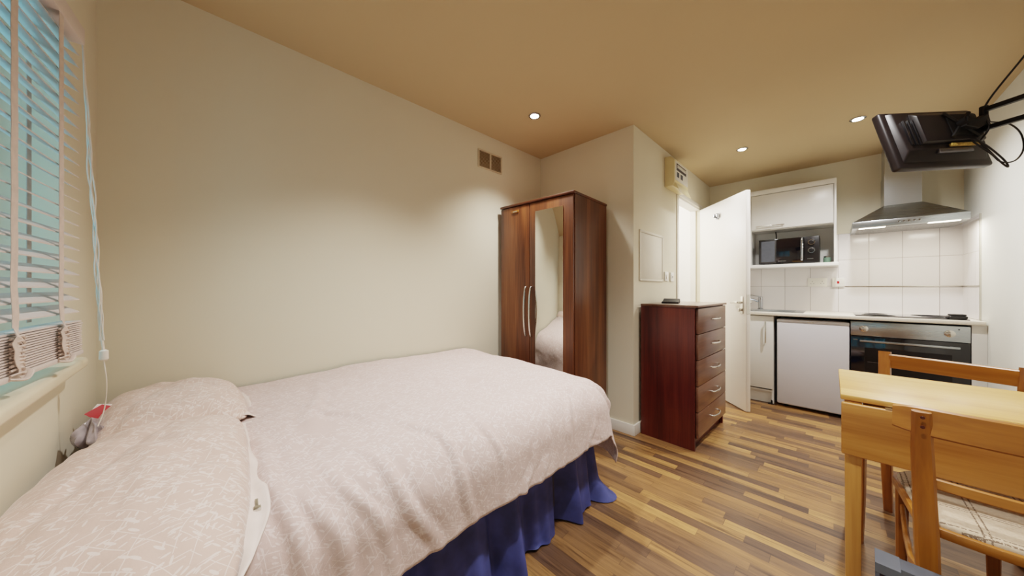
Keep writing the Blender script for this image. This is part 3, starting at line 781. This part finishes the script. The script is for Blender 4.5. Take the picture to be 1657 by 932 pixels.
fp = MB().box(XK+.0, XK+.018, YE+.001, -.711, .0, .868).build('filler_panel', 'melamine'); tag(fp, 'narrow white filler panel between oven and right wall', 'panel')
hb = thing('hob', 'black ceramic hob set in the worktop above the oven', 'hob', (4.24, -.425, .9005))
MB().box(-.24, .24, -.285, .285, 0, .006, .002).build('glass', 'black_glass', hb)
for x, y, r in ((-.11, -.15, .08), (.11, -.15, .10), (-.11, .15, .10), (.11, .15, .07)):
    MB().lathe([(r, 0), (r, .0006), (r-.004, .0006), (r-.004, 0)], (x, y, .006), n=48).build('cooking_zone', 'greymet', hb)
ks = thing('spectacle_case', 'small black case lying on the right of the hob', 'case', (4.03, -.655, .9068), .2)
kb = MB().box(-.03, .03, -.045, .045, 0, .024, .010, 4); kb.build('case_body', 'black', ks)
MB().box(-.026, .026, -.040, .035, .0245, .036, .006, 3).build('lid', 'black_matte', ks)

wc = thing('wall_cabinet', 'white wall cabinet with lift-up door and open microwave niche', 'cabinet', (4.25, -.03, 1.35))
# local x depth .295, y width .70, z .825
cw, cd2, chh = .70, .292, .825
MB().box(.018, cd2, 0, .018, .03, chh).box(.018, cd2, cw-.055, cw, .03, chh).box(.018, cd2, .018, cw-.055, chh-.018, chh).box(.02, cd2, .018, cw-.055, .395, .411).box(cd2-.006, cd2, .018, cw-.055, .03, chh-.018).build('carcass', 'melamine', wc)
MB().box(0, .018, 0, cw, .775, chh, .002).box(0, .018, cw-.055, cw, .03, .775, .002).box(0, .018, 0, .018, .03, .775, .002).build('face_frame', 'melamine', wc)
MB().box(-.03, cd2, -.012, cw, 0, .032, .003).build('bottom_shelf', 'melamine', wc)
d = MB().box(-.004, .014, .021, cw-.058, .405, .770, .002).build('flap_door', 'melamine', wc)
MB().box(-.028, -.020, cw-.33, cw-.10, .433, .443, .002).box(-.022, -.004, cw-.32, cw-.312, .434, .442).box(-.022, -.004, cw-.118, cw-.11, .434, .442).build('handle', 'satin', d)
mw = thing('microwave', 'black microwave with chrome handle and two dials in the niche', 'microwave', (4.262, .085, 1.3823))
# local y 0..0.47 (0 at right), z .27
MB().box(.012, .275, 0, .47, .008, .265, .006).build('housing', 'black', mw)
for x, y in ((.03, .04), (.03, .43), (.25, .04), (.25, .43)): MB().lathe([(.010, 0), (.012, .004), (.012, .008)], (x, y, 0), n=12).build('foot', 'black', mw)
d = MB().box(0, .012, .115, .468, .012, .262, .003).build('microwave_door', 'black_glass', mw)
MB().box(-.0008, 0, .335, .445, .03, .245).build('window', 'box_grey', d)
MB().tube([(0, .125, .04), (-.022, .125, .045), (-.030, .125, .14), (-.022, .125, .235), (0, .125, .24)], .010, 12).build('handle', 'chrome', d)
MB().box(0, .012, .002, .112, .012, .262, .003).build('control_panel', 'black', mw)
for z in (.205, .125):
    k = MB().lathe([(.030, 0), (.030, .004), (.026, .012), (.021, .012), (.021, .004), (.005, .004)], (0, .057, z), '-x', 32).build('dial', 'chrome', mw)
    MB().lathe([(.0205, .003), (.019, .014), (.012, .016)], (0, .057, z), '-x', 28).box(-.019, -.014, .054, .060, z-.018, z+.018).build('dial_cap', 'black', k)
for k in range(7): MB().box(-.001, 0, .300-k*.009, .306-k*.009, .030, .036).build('badge_mark', 'satin', d)
for k in range(5): MB().box(-.001, 0, .08-k*.009, .086-k*.009, .042, .047).build('badge_mark', 'satin', mw)
cb2 = MB().tube([(4.40, .42, 1.655), (4.395, .42, 1.70), (4.40, .425, 1.738)], .005, 8); tag(cb2.build('power_cable', 'black'), 'short black cable hanging above the microwave', 'cable')
jr = thing('glass_jar', 'small greenish glass jar right of the microwave in the niche', 'jar', (4.40, .035, 1.3823))
MB().lathe([(.024, 0), (.027, .003), (.027, .05), (.022, .056)], n=20).build('jar_body', 'jar', jr)
MB().lathe([(.024, .056), (.024, .068), (.02, .07)], n=20).build('lid', 'satin', jr)
# sockets
so = thing('double_socket', 'white double wall socket on the tiles under the wall cabinet', 'socket', (XD-.008, .108, 1.197))
MB().box(-.010, 0, -.073, .073, -.043, .043, .003).build('plate', 'plastic_white', so)
for y in (-.037, .037):
    MB().box(-.0106, -.0098, y-.002, y+.002, .006, .014).box(-.0106, -.0098, y-.014, y-.008, -.014, -.010).box(-.0106, -.0098, y+.008, y+.014, -.014, -.010).build('pin_holes', 'dark_gap', so)
MB().box(-.013, -.009, -.016, -.002, .018, .030, .001).box(-.013, -.009, .002, .016, .018, .030, .001).build('rocker', 'plastic_white', so)
cs = thing('cooker_switch', 'white cooker switch with red rocker on the tiles', 'switch', (XD-.008, -.043, 1.195))
MB().box(-.022, 0, -.043, .043, -.043, .043, .003).build('plate', 'plastic_white', cs)
MB().box(-.026, -.021, -.008, .008, -.012, .012, .001).build('rocker', 'red', cs)
# cooker hood
hd = thing('cooker_hood', 'stainless steel chimney cooker hood above the hob', 'cooker hood', (XD-.001, -.425, 1.655))
HWY = .30; fx = -.478
MB().box(fx, 0, -HWY, HWY, .0, .055, .002).build('rim', 'steel', hd)
MB().hexa([(fx+.002, -HWY+.002, .055), (fx+.002, HWY-.002, .055), (-.001, HWY-.002, .055), (-.001, -HWY+.002, .055), (-.265, -.105, .205), (-.265, .105, .205), (-.001, .105, .205), (-.001, -.105, .205)]).build('canopy', 'steel', hd)
MB().box(-.262, -.001, -.103, .103, .205, .48).box(-.258, -.001, -.099, .099, .48, .743).build('chimney', 'steel_v', hd)
for k in range(5): MB().lathe([(.007, 0), (.007, .004), (.005, .006)], (fx, .04-k*.026, .028), '-x', 16).build('button', 'chrome', hd)
MB().box(fx+.06, -.05, -.27, .27, -.003, .0).build('grease_filter', 'mesh', hd)
for y in (-.185, .185): MB().box(fx+.012, fx+.05, y-.075, y+.075, -.004, -.0005, .001).build('hood_lamp', 'strip', hd)

# ------------------------------------------------------------------ television on its wall arm
fw = Vector((math.cos(.7899), math.sin(.7899), 0)); rt_ = Vector((math.sin(.7899), -math.cos(.7899), 0))
tvc = Vector((2.305, -.318, 1.795))
tv = thing('television', 'small black flat television seen from behind, tilted down on a wall arm', 'television', tvc)
# corners seen from behind: axes of the back
ux = (rt_*.995 + fw*.06 + Vector((0, 0, .07))).normalized()        # left -> right as seen
uy0 = (Vector((0, 0, 1)) + fw*.23)                                   # bottom -> top, leaning away
uy = (uy0-ux*uy0.dot(ux)).normalized(); un = ux.cross(uy).normalized()   # towards the viewer
mt = Matrix((ux, uy, un)).transposed().to_4x4()
tv.rotation_euler = mt.to_euler()
TW, TH = .222, .140
MB().box(-TW, TW, -TH, TH, -.030, .004, .010, 3).build('bezel', 'tv', tv)
MB().box(-TW+.012, TW-.012, -TH+.014, TH-.012, -.0325, -.030).build('screen', 'black_glass', tv)
MB().hexa([(-.20, -.115, .004), (.20, -.115, .004), (.20, .128, .004), (-.20, .128, .004), (-.185, -.07, .026), (.185, -.045, .026), (.19, .12, .020), (-.185, .12, .020)], .004).build('back_cover', 'tv', tv)
MB().hexa([(-.12, -.045, .02), (.17, -.045, .02), (.17, .115, .02), (-.12, .115, .02), (-.115, -.04, .045), (.165, -.04, .045), (.165, .085, .045), (-.115, .085, .045)], .006).build('housing_bulge', 'tv', tv)
g = MB()
for k in range(3): g.box(-.165+k*.02, -.155+k*.02, -.045, .075, .022, .032, .002)
g.build('vent_fins', 'black', tv)
MB().box(.0, .14, -.062, -.050, .030, .040, .001).build('aerial_strip', 'gold', tv)
MB().box(-.05, .11, -.085, -.066, .016, .030, .003).build('port_plate', 'greymet', tv)
tb = thing('tv_bracket', 'black steel swing-arm bracket holding the television to the right wall', 'bracket', (2.0, YE, 1.80))
def tw(x, y, z): return tvc+ux*x+uy*y+un*z-Vector((2.0, YE, 1.80))
jp = tw(.168, .045, .055)                      # elbow joint
ctr = tw(.06, .03, .047)
pl = MB()
pl.hexa([tw(.01, -.02, .046), tw(.11, -.02, .046), tw(.11, .08, .046), tw(.01, .08, .046), tw(.01, -.02, .050), tw(.11, -.02, .050), tw(.11, .08, .050), tw(.01, .08, .050)])
for a, b in ((0, -.03), (0, .085), (.12, -.03), (.12, .085)): pl.tube([tw(.06, .03, .050), tw(a, b, .051)], .007, 6, smooth=False)
pl.build('mounting_plate', 'black_matte', tb)
MB().sweep_rect([tw(.05, .03, .062), tw(.10, .016, .060), jp], .03, .040, (0, 0, 1), .003).cyl(tw(.06, .03, .048), tw(.06, .03, .075), .02).build('head_arm', 'black_matte', tb)
MB().cyl(jp+Vector((0, 0, -.055)), jp+Vector((0, 0, .055)), .012).build('elbow_pin', 'black_matte', tb)
wp = Vector((-.03, .028, 0))
am = MB()
for dz in (.040, -.040):
    am.sweep_rect([jp+Vector((0, 0, dz)), (jp+wp)/2+Vector((0, 0, dz)), wp+Vector((0, 0, dz))], .022, .018, (0, 0, 1), .002)
am.build('swing_arm', 'black_matte', tb)
MB().cyl(wp+Vector((0, 0, -.06)), wp+Vector((0, 0, .06)), .013).build('wall_pin', 'black_matte', tb)
MB().box(-.08, .02, 0, .014, -.09, .09, .003).build('wall_plate', 'black_matte', tb)
O = Vector((2.0, YE, 1.80))
def W(p): return O+p
ca = MB()
e = W(jp)
k_ = lambda x, y, n=.05: tw(x*1.03-.06, y*.97, n)+O
ca.tube([k_(.14, -.03, .03), k_(.155, -.05), k_(.18, -.09), k_(.215, -.16), k_(.238, -.188), k_(.236, -.155), k_(.20, -.095), k_(.165, -.055)], .0032, 8)
ca.tube([k_(.15, -.045, .04), k_(.19, -.12), k_(.22, -.163), k_(.285, -.158), k_(.345, -.105), k_(.368, -.03), k_(.34, .02), k_(.27, .035), k_(.20, .04), k_(.15, .03)], .0030, 8)
tag(ca.build('looped_cable', 'black'), 'black cable hanging in a loop behind the television', 'cable')
cc = MB()
cc.tube([tw(.13, -.05, .04)+O, tw(.15, 0, .07)+O, e+Vector((-.02, .0, .05)), e+Vector((-.10, -.09, .22)), e+Vector((-.17, -.17, .40)), (e.x-.24, YE+.01, 2.36)], .0035, 8)
tag(cc.build('aerial_cable', 'black'), 'black aerial cable rising from the bracket towards the ceiling', 'cable')

# ------------------------------------------------------------------ table
tbz = .742
tbx0, tbx1, tby0, tby1 = 1.712, 2.24, -.765, -.022
tt = thing('drop_leaf_table', 'light beech drop-leaf table against the right wall, leaf folded down', 'table', (0, 0, 0))
MB().box(tbx0, tbx1, tby0, tby1, tbz-.020, tbz, .004).build('tabletop', 'beech', tt)
lf = MB().box(tbx0-.022, tbx0-.004, tby0, tby1-.002, tbz-.215, tbz-.024, .006, 3).build('drop_leaf', 'leaf', tt)
for y in (-.16, -.6): MB().box(tbx0-.020, tbx0-.002, y-.03, y+.03, tbz-.0235, tbz-.0205).build('hinge', 'satin', lf)
MB().box(tbx0+.055, tbx0+.075, tby0+.07, tby1-.06, tbz-.10, tbz-.021).box(tbx1-.075, tbx1-.055, tby0+.07, tby1-.06, tbz-.10, tbz-.021).box(tbx0+.06, tbx1-.06, tby1-.055, tby1-.035, tbz-.10, tbz-.021).box(tbx0+.06, tbx1-.06, tby0+.045, tby0+.065, tbz-.10, tbz-.021).build('apron', 'beech', tt)
for x, y in ((tbx0+.028, tby1-.033), (tbx0+.028, tby0+.033), (tbx1-.024, tby1-.042), (tbx1-.04, tby0+.033)):
    a = .022
    MB().hexa([(x-a*.9, y-a*.9, 0), (x+a*.9, y-a*.9, 0), (x+a*.9, y+a*.9, 0), (x-a*.9, y+a*.9, 0), (x-a, y-a, tbz-.022), (x+a, y-a, tbz-.022), (x+a, y+a, tbz-.022), (x-a, y+a, tbz-.022)], .003).build('leg', 'beech_v', tt)

# ------------------------------------------------------------------ chairs (local: faces +x, rail at x=-.2)
def seat_outline(inset=0, n=10):
    pts = []
    xb, xf, wb, wf, r = -.20+inset, .20-inset, .170-inset, .195-inset, .10-inset*.5
    pts += [(xb, -wb), ]
    for i in range(n+1):
        a = -PI/2+PI/2*i/n; pts.append((xf-r+r*math.cos(a), -wf+r+r*math.sin(a)))
    for i in range(n+1):
        a = PI/2*i/n; pts.append((xf-r+r*math.cos(a), wf-r+r*math.sin(a)))
    pts += [(xb, wb)]
    for i in range(1, 5):
        t = i/5; pts.append((xb-.018*math.sin(PI*t), wb-2*wb*t))
    return pts
def seat_parts(t, zs=.44):
    MB().poly(seat_outline(), 2, zs-.028, zs, .006).build('seat_frame', 'chairwood_y', t)
    prof = [(0.012, 0), (.012, .008), (.018, .014), (.04, .019), (.09, .021)]
    mb = MB(); rings = [[(x, y, zs+h) for x, y in seat_outline(i)] for i, h in prof]
    rv = [[mb.bm.verts.new(p) for p in r] for r in rings]
    for a, b in zip(rv, rv[1:]):
        for k in range(len(a)): mb.bm.faces.new((a[k], a[(k+1) % len(a)], b[(k+1) % len(a)], b[k]))
    mb.bm.faces.new(rv[-1]); mb.bm.faces.new(rv[0][::-1]); bmesh.ops.recalc_face_normals(mb.bm, faces=mb.bm.faces)
    mb.build('seat_pad', 'tartan', t, smooth=60)
def arc_rail(z, h, th, hw, xm, bulge, lean=0, n=20):
    return [(xm+bulge*(y/hw)**2, y, z) for y in [(-hw+2*hw*i/n) for i in range(n+1)]]
c1 = thing('dining_chair', 'orange wood chair with tartan seat, its back to the bed', 'chair', (1.735, -.352, 0), 0)
seat_parts(c1)
for s in (1, -1):
    pts = [(-.250, s*.150, 0), (-.232, s*.153, .18), (-.222, s*.158, .40), (-.226, s*.162, .52), (-.246, s*.169, .68), (-.262, s*.172, .785)]
    MB().sweep_rect(pts, .034, .030, (1, 0, 0), .006, [(.036, .024), (.042, .034), (.046, .040), (.044, .034), (.042, .026), (.036, .020)]).build('rear_post', 'chairwood', c1)
    MB().sweep_rect([(.165, s*.165, .415), (.165, s*.166, .2), (.172, s*.168, 0)], .034, .034, (1, 0, 0), .006, [(.034, .034), (.030, .030), (.024, .024)]).build('front_leg', 'chairwood', c1)
    MB().sweep_rect([(-.225, s*.172, .31), (-.10, s*.172, .265), (.04, s*.168, .265), (.16, s*.165, .315)], .014, .026, (0, 0, 1), .004).build('side_stretcher', 'chairwood_y', c1)
MB().sweep_rect(arc_rail(.755, 0, 0, .222, -.268, .032), .016, .078, (.12, 0, 1), .006, [(.016, h_) for h_ in ([.064, .074, .078]+[.080]*15+[.078, .074, .064])]).build('top_rail', 'chairwood_y', c1)
MB().sweep_rect(arc_rail(.575, 0, 0, .172, -.236, .016), .012, .030, (.12, 0, 1), .004).build('back_rail', 'chairwood_y', c1)
MB().sweep_rect(arc_rail(.29, 0, 0, .172, -.234, .006), .014, .028, (0, 0, 1), .004).build('rear_stretcher', 'chairwood_y', c1)
for s in (1, -1):
    for z in (.745, .772): MB().lathe([(.005, 0), (.0045, .002)], (-.280, s*.172, z), '-x', 10).build('rail_peg', 'mahog', c1)

c2 = thing('dining_chair', 'orange wood ladder-back chair on the kitchen side of the table', 'chair', (2.222, -.298, 0), math.radians(162))
seat_parts(c2)
for s in (1, -1):
    pts = [(-.245, s*.180, 0), (-.232, s*.181, .2), (-.222, s*.184, .42), (-.236, s*.190, .62), (-.262, s*.196, .810)]
    MB().sweep_rect(pts, .036, .030, (1, 0, 0), .004, [(.03, .026), (.036, .032), (.04, .036), (.040, .032), (.042, .026)]).build('rear_post', 'chairwood', c2)
    MB().sweep_rect([(.165, s*.165, .415), (.165, s*.166, .2), (.168, s*.168, 0)], .032, .032, (1, 0, 0), .004, [(.034, .034), (.030, .030), (.024, .024)]).build('front_leg', 'chairwood', c2)
    pass
MB().sweep_rect(arc_rail(.765, 0, 0, .178, -.262, .006), .018, .070, (.14, 0, 1), .003).build('top_rail', 'chairwood_y', c2)
MB().sweep_rect(arc_rail(.60, 0, 0, .174, -.238, .006), .014, .045, (.1, 0, 1), .003).build('back_rail', 'chairwood_y', c2)

# ------------------------------------------------------------------ cardboard box on the floor
bx = thing('cardboard_box', 'dark blue printed cardboard box standing on the floor behind the near chair', 'box', (1.345, -.355, 0), math.radians(-3))
MB().box(-.035, .035, -.27, .27, 0, .385, .003).build('carton', 'box_grey', bx)
MB().box(-.0358, -.035, -.262, .262, .01, .378).build('front_print', 'box_dark', bx)
fm = MB()
for a, b, c, d in ((-.20, .17, .30, .304), (-.20, .17, .08, .084), (-.20, -.196, .08, .304), (.166, .17, .08, .304)): fm.box(-.0362, -.0358, a, b, c, d)
fm.build('print_outline', 'box_blue', bx)
MB().box(-.036, .036, .225, .2705, .36, .3857).box(-.036, -.0355, .19, .225, .36, .394).build('tape', 'tape_clear', bx)

# small adjustable plinth foot by the fridge
pf = MB().lathe([(.016, 0), (.016, .008), (.008, .010), (.008, .04)], (4.0, .415, 0), n=14).box(3.985, 4.03, .425, .445, 0, .008, .002); tag(pf.build('plinth_foot', 'black'), 'loose black plastic plinth foot on the floor beside the fridge', 'foot')

# ------------------------------------------------------------------ light
def spot(x, y, z, energy, size, blend=.6, col=(1, .86, .66), r=.04):
    l = bpy.data.lights.new('downlight_beam', 'SPOT'); l.energy = energy; l.spot_size = size; l.spot_blend = blend; l.color = col; l.shadow_soft_size = r
    o = bpy.data.objects.new('downlight_beam', l); C.objects.link(o); o.location = (x, y, z); return o
WARM = (1, .97, .95)
for (x, y, _), en, sz in zip(DL, (75, 30, 92), (104, 135, 150)): spot(x, y, H-.02, en, math.radians(sz), 1, WARM)
# unseen downlights added above and behind the camera to light bed and room
for x, y in ((.72, 1.15), (.5, .05), (1.8, -.05)): spot(x, y, H-.02, 78, math.radians(108), 1, WARM)
for y in (-.185, .185):
    l = bpy.data.lights.new('hood_lamp_beam', 'AREA'); l.energy = 2.2; l.shape = 'RECTANGLE'; l.size = .03; l.size_y = .15; l.color = (1, .9, .75)
    o = bpy.data.objects.new('hood_lamp_beam', l); C.objects.link(o); o.location = (XD-.45, -.425+y, 1.648)
l = bpy.data.lights.new('lobby_lamp', 'POINT'); l.energy = 45; l.shadow_soft_size = .12; l.color = (1, .97, .94)
o = bpy.data.objects.new('lobby_lamp', l); C.objects.link(o); o.location = (3.6, 1.85, 2.1)
# daylight through the window
wld = bpy.data.worlds.new('sky'); sc.world = wld; wld.use_nodes = True
bg = wld.node_tree.nodes['Background']; bg.inputs[0].default_value = (.55, .86, 1.0, 1); bg.inputs[1].default_value = 2.4

# ------------------------------------------------------------------ camera
cam = bpy.data.cameras.new('camera'); cam.sensor_width = 36; cam.lens = 513.3/1657*36; cam.clip_start = .02
co = bpy.data.objects.new('camera', cam); C.objects.link(co); co.location = (0, 0, 1.1386); co.rotation_euler = (PI/2, 0, .7899-PI/2)
sc.camera = co
sc.view_settings.view_transform = 'Filmic'; sc.view_settings.look = 'Medium High Contrast'; sc.view_settings.exposure = .45
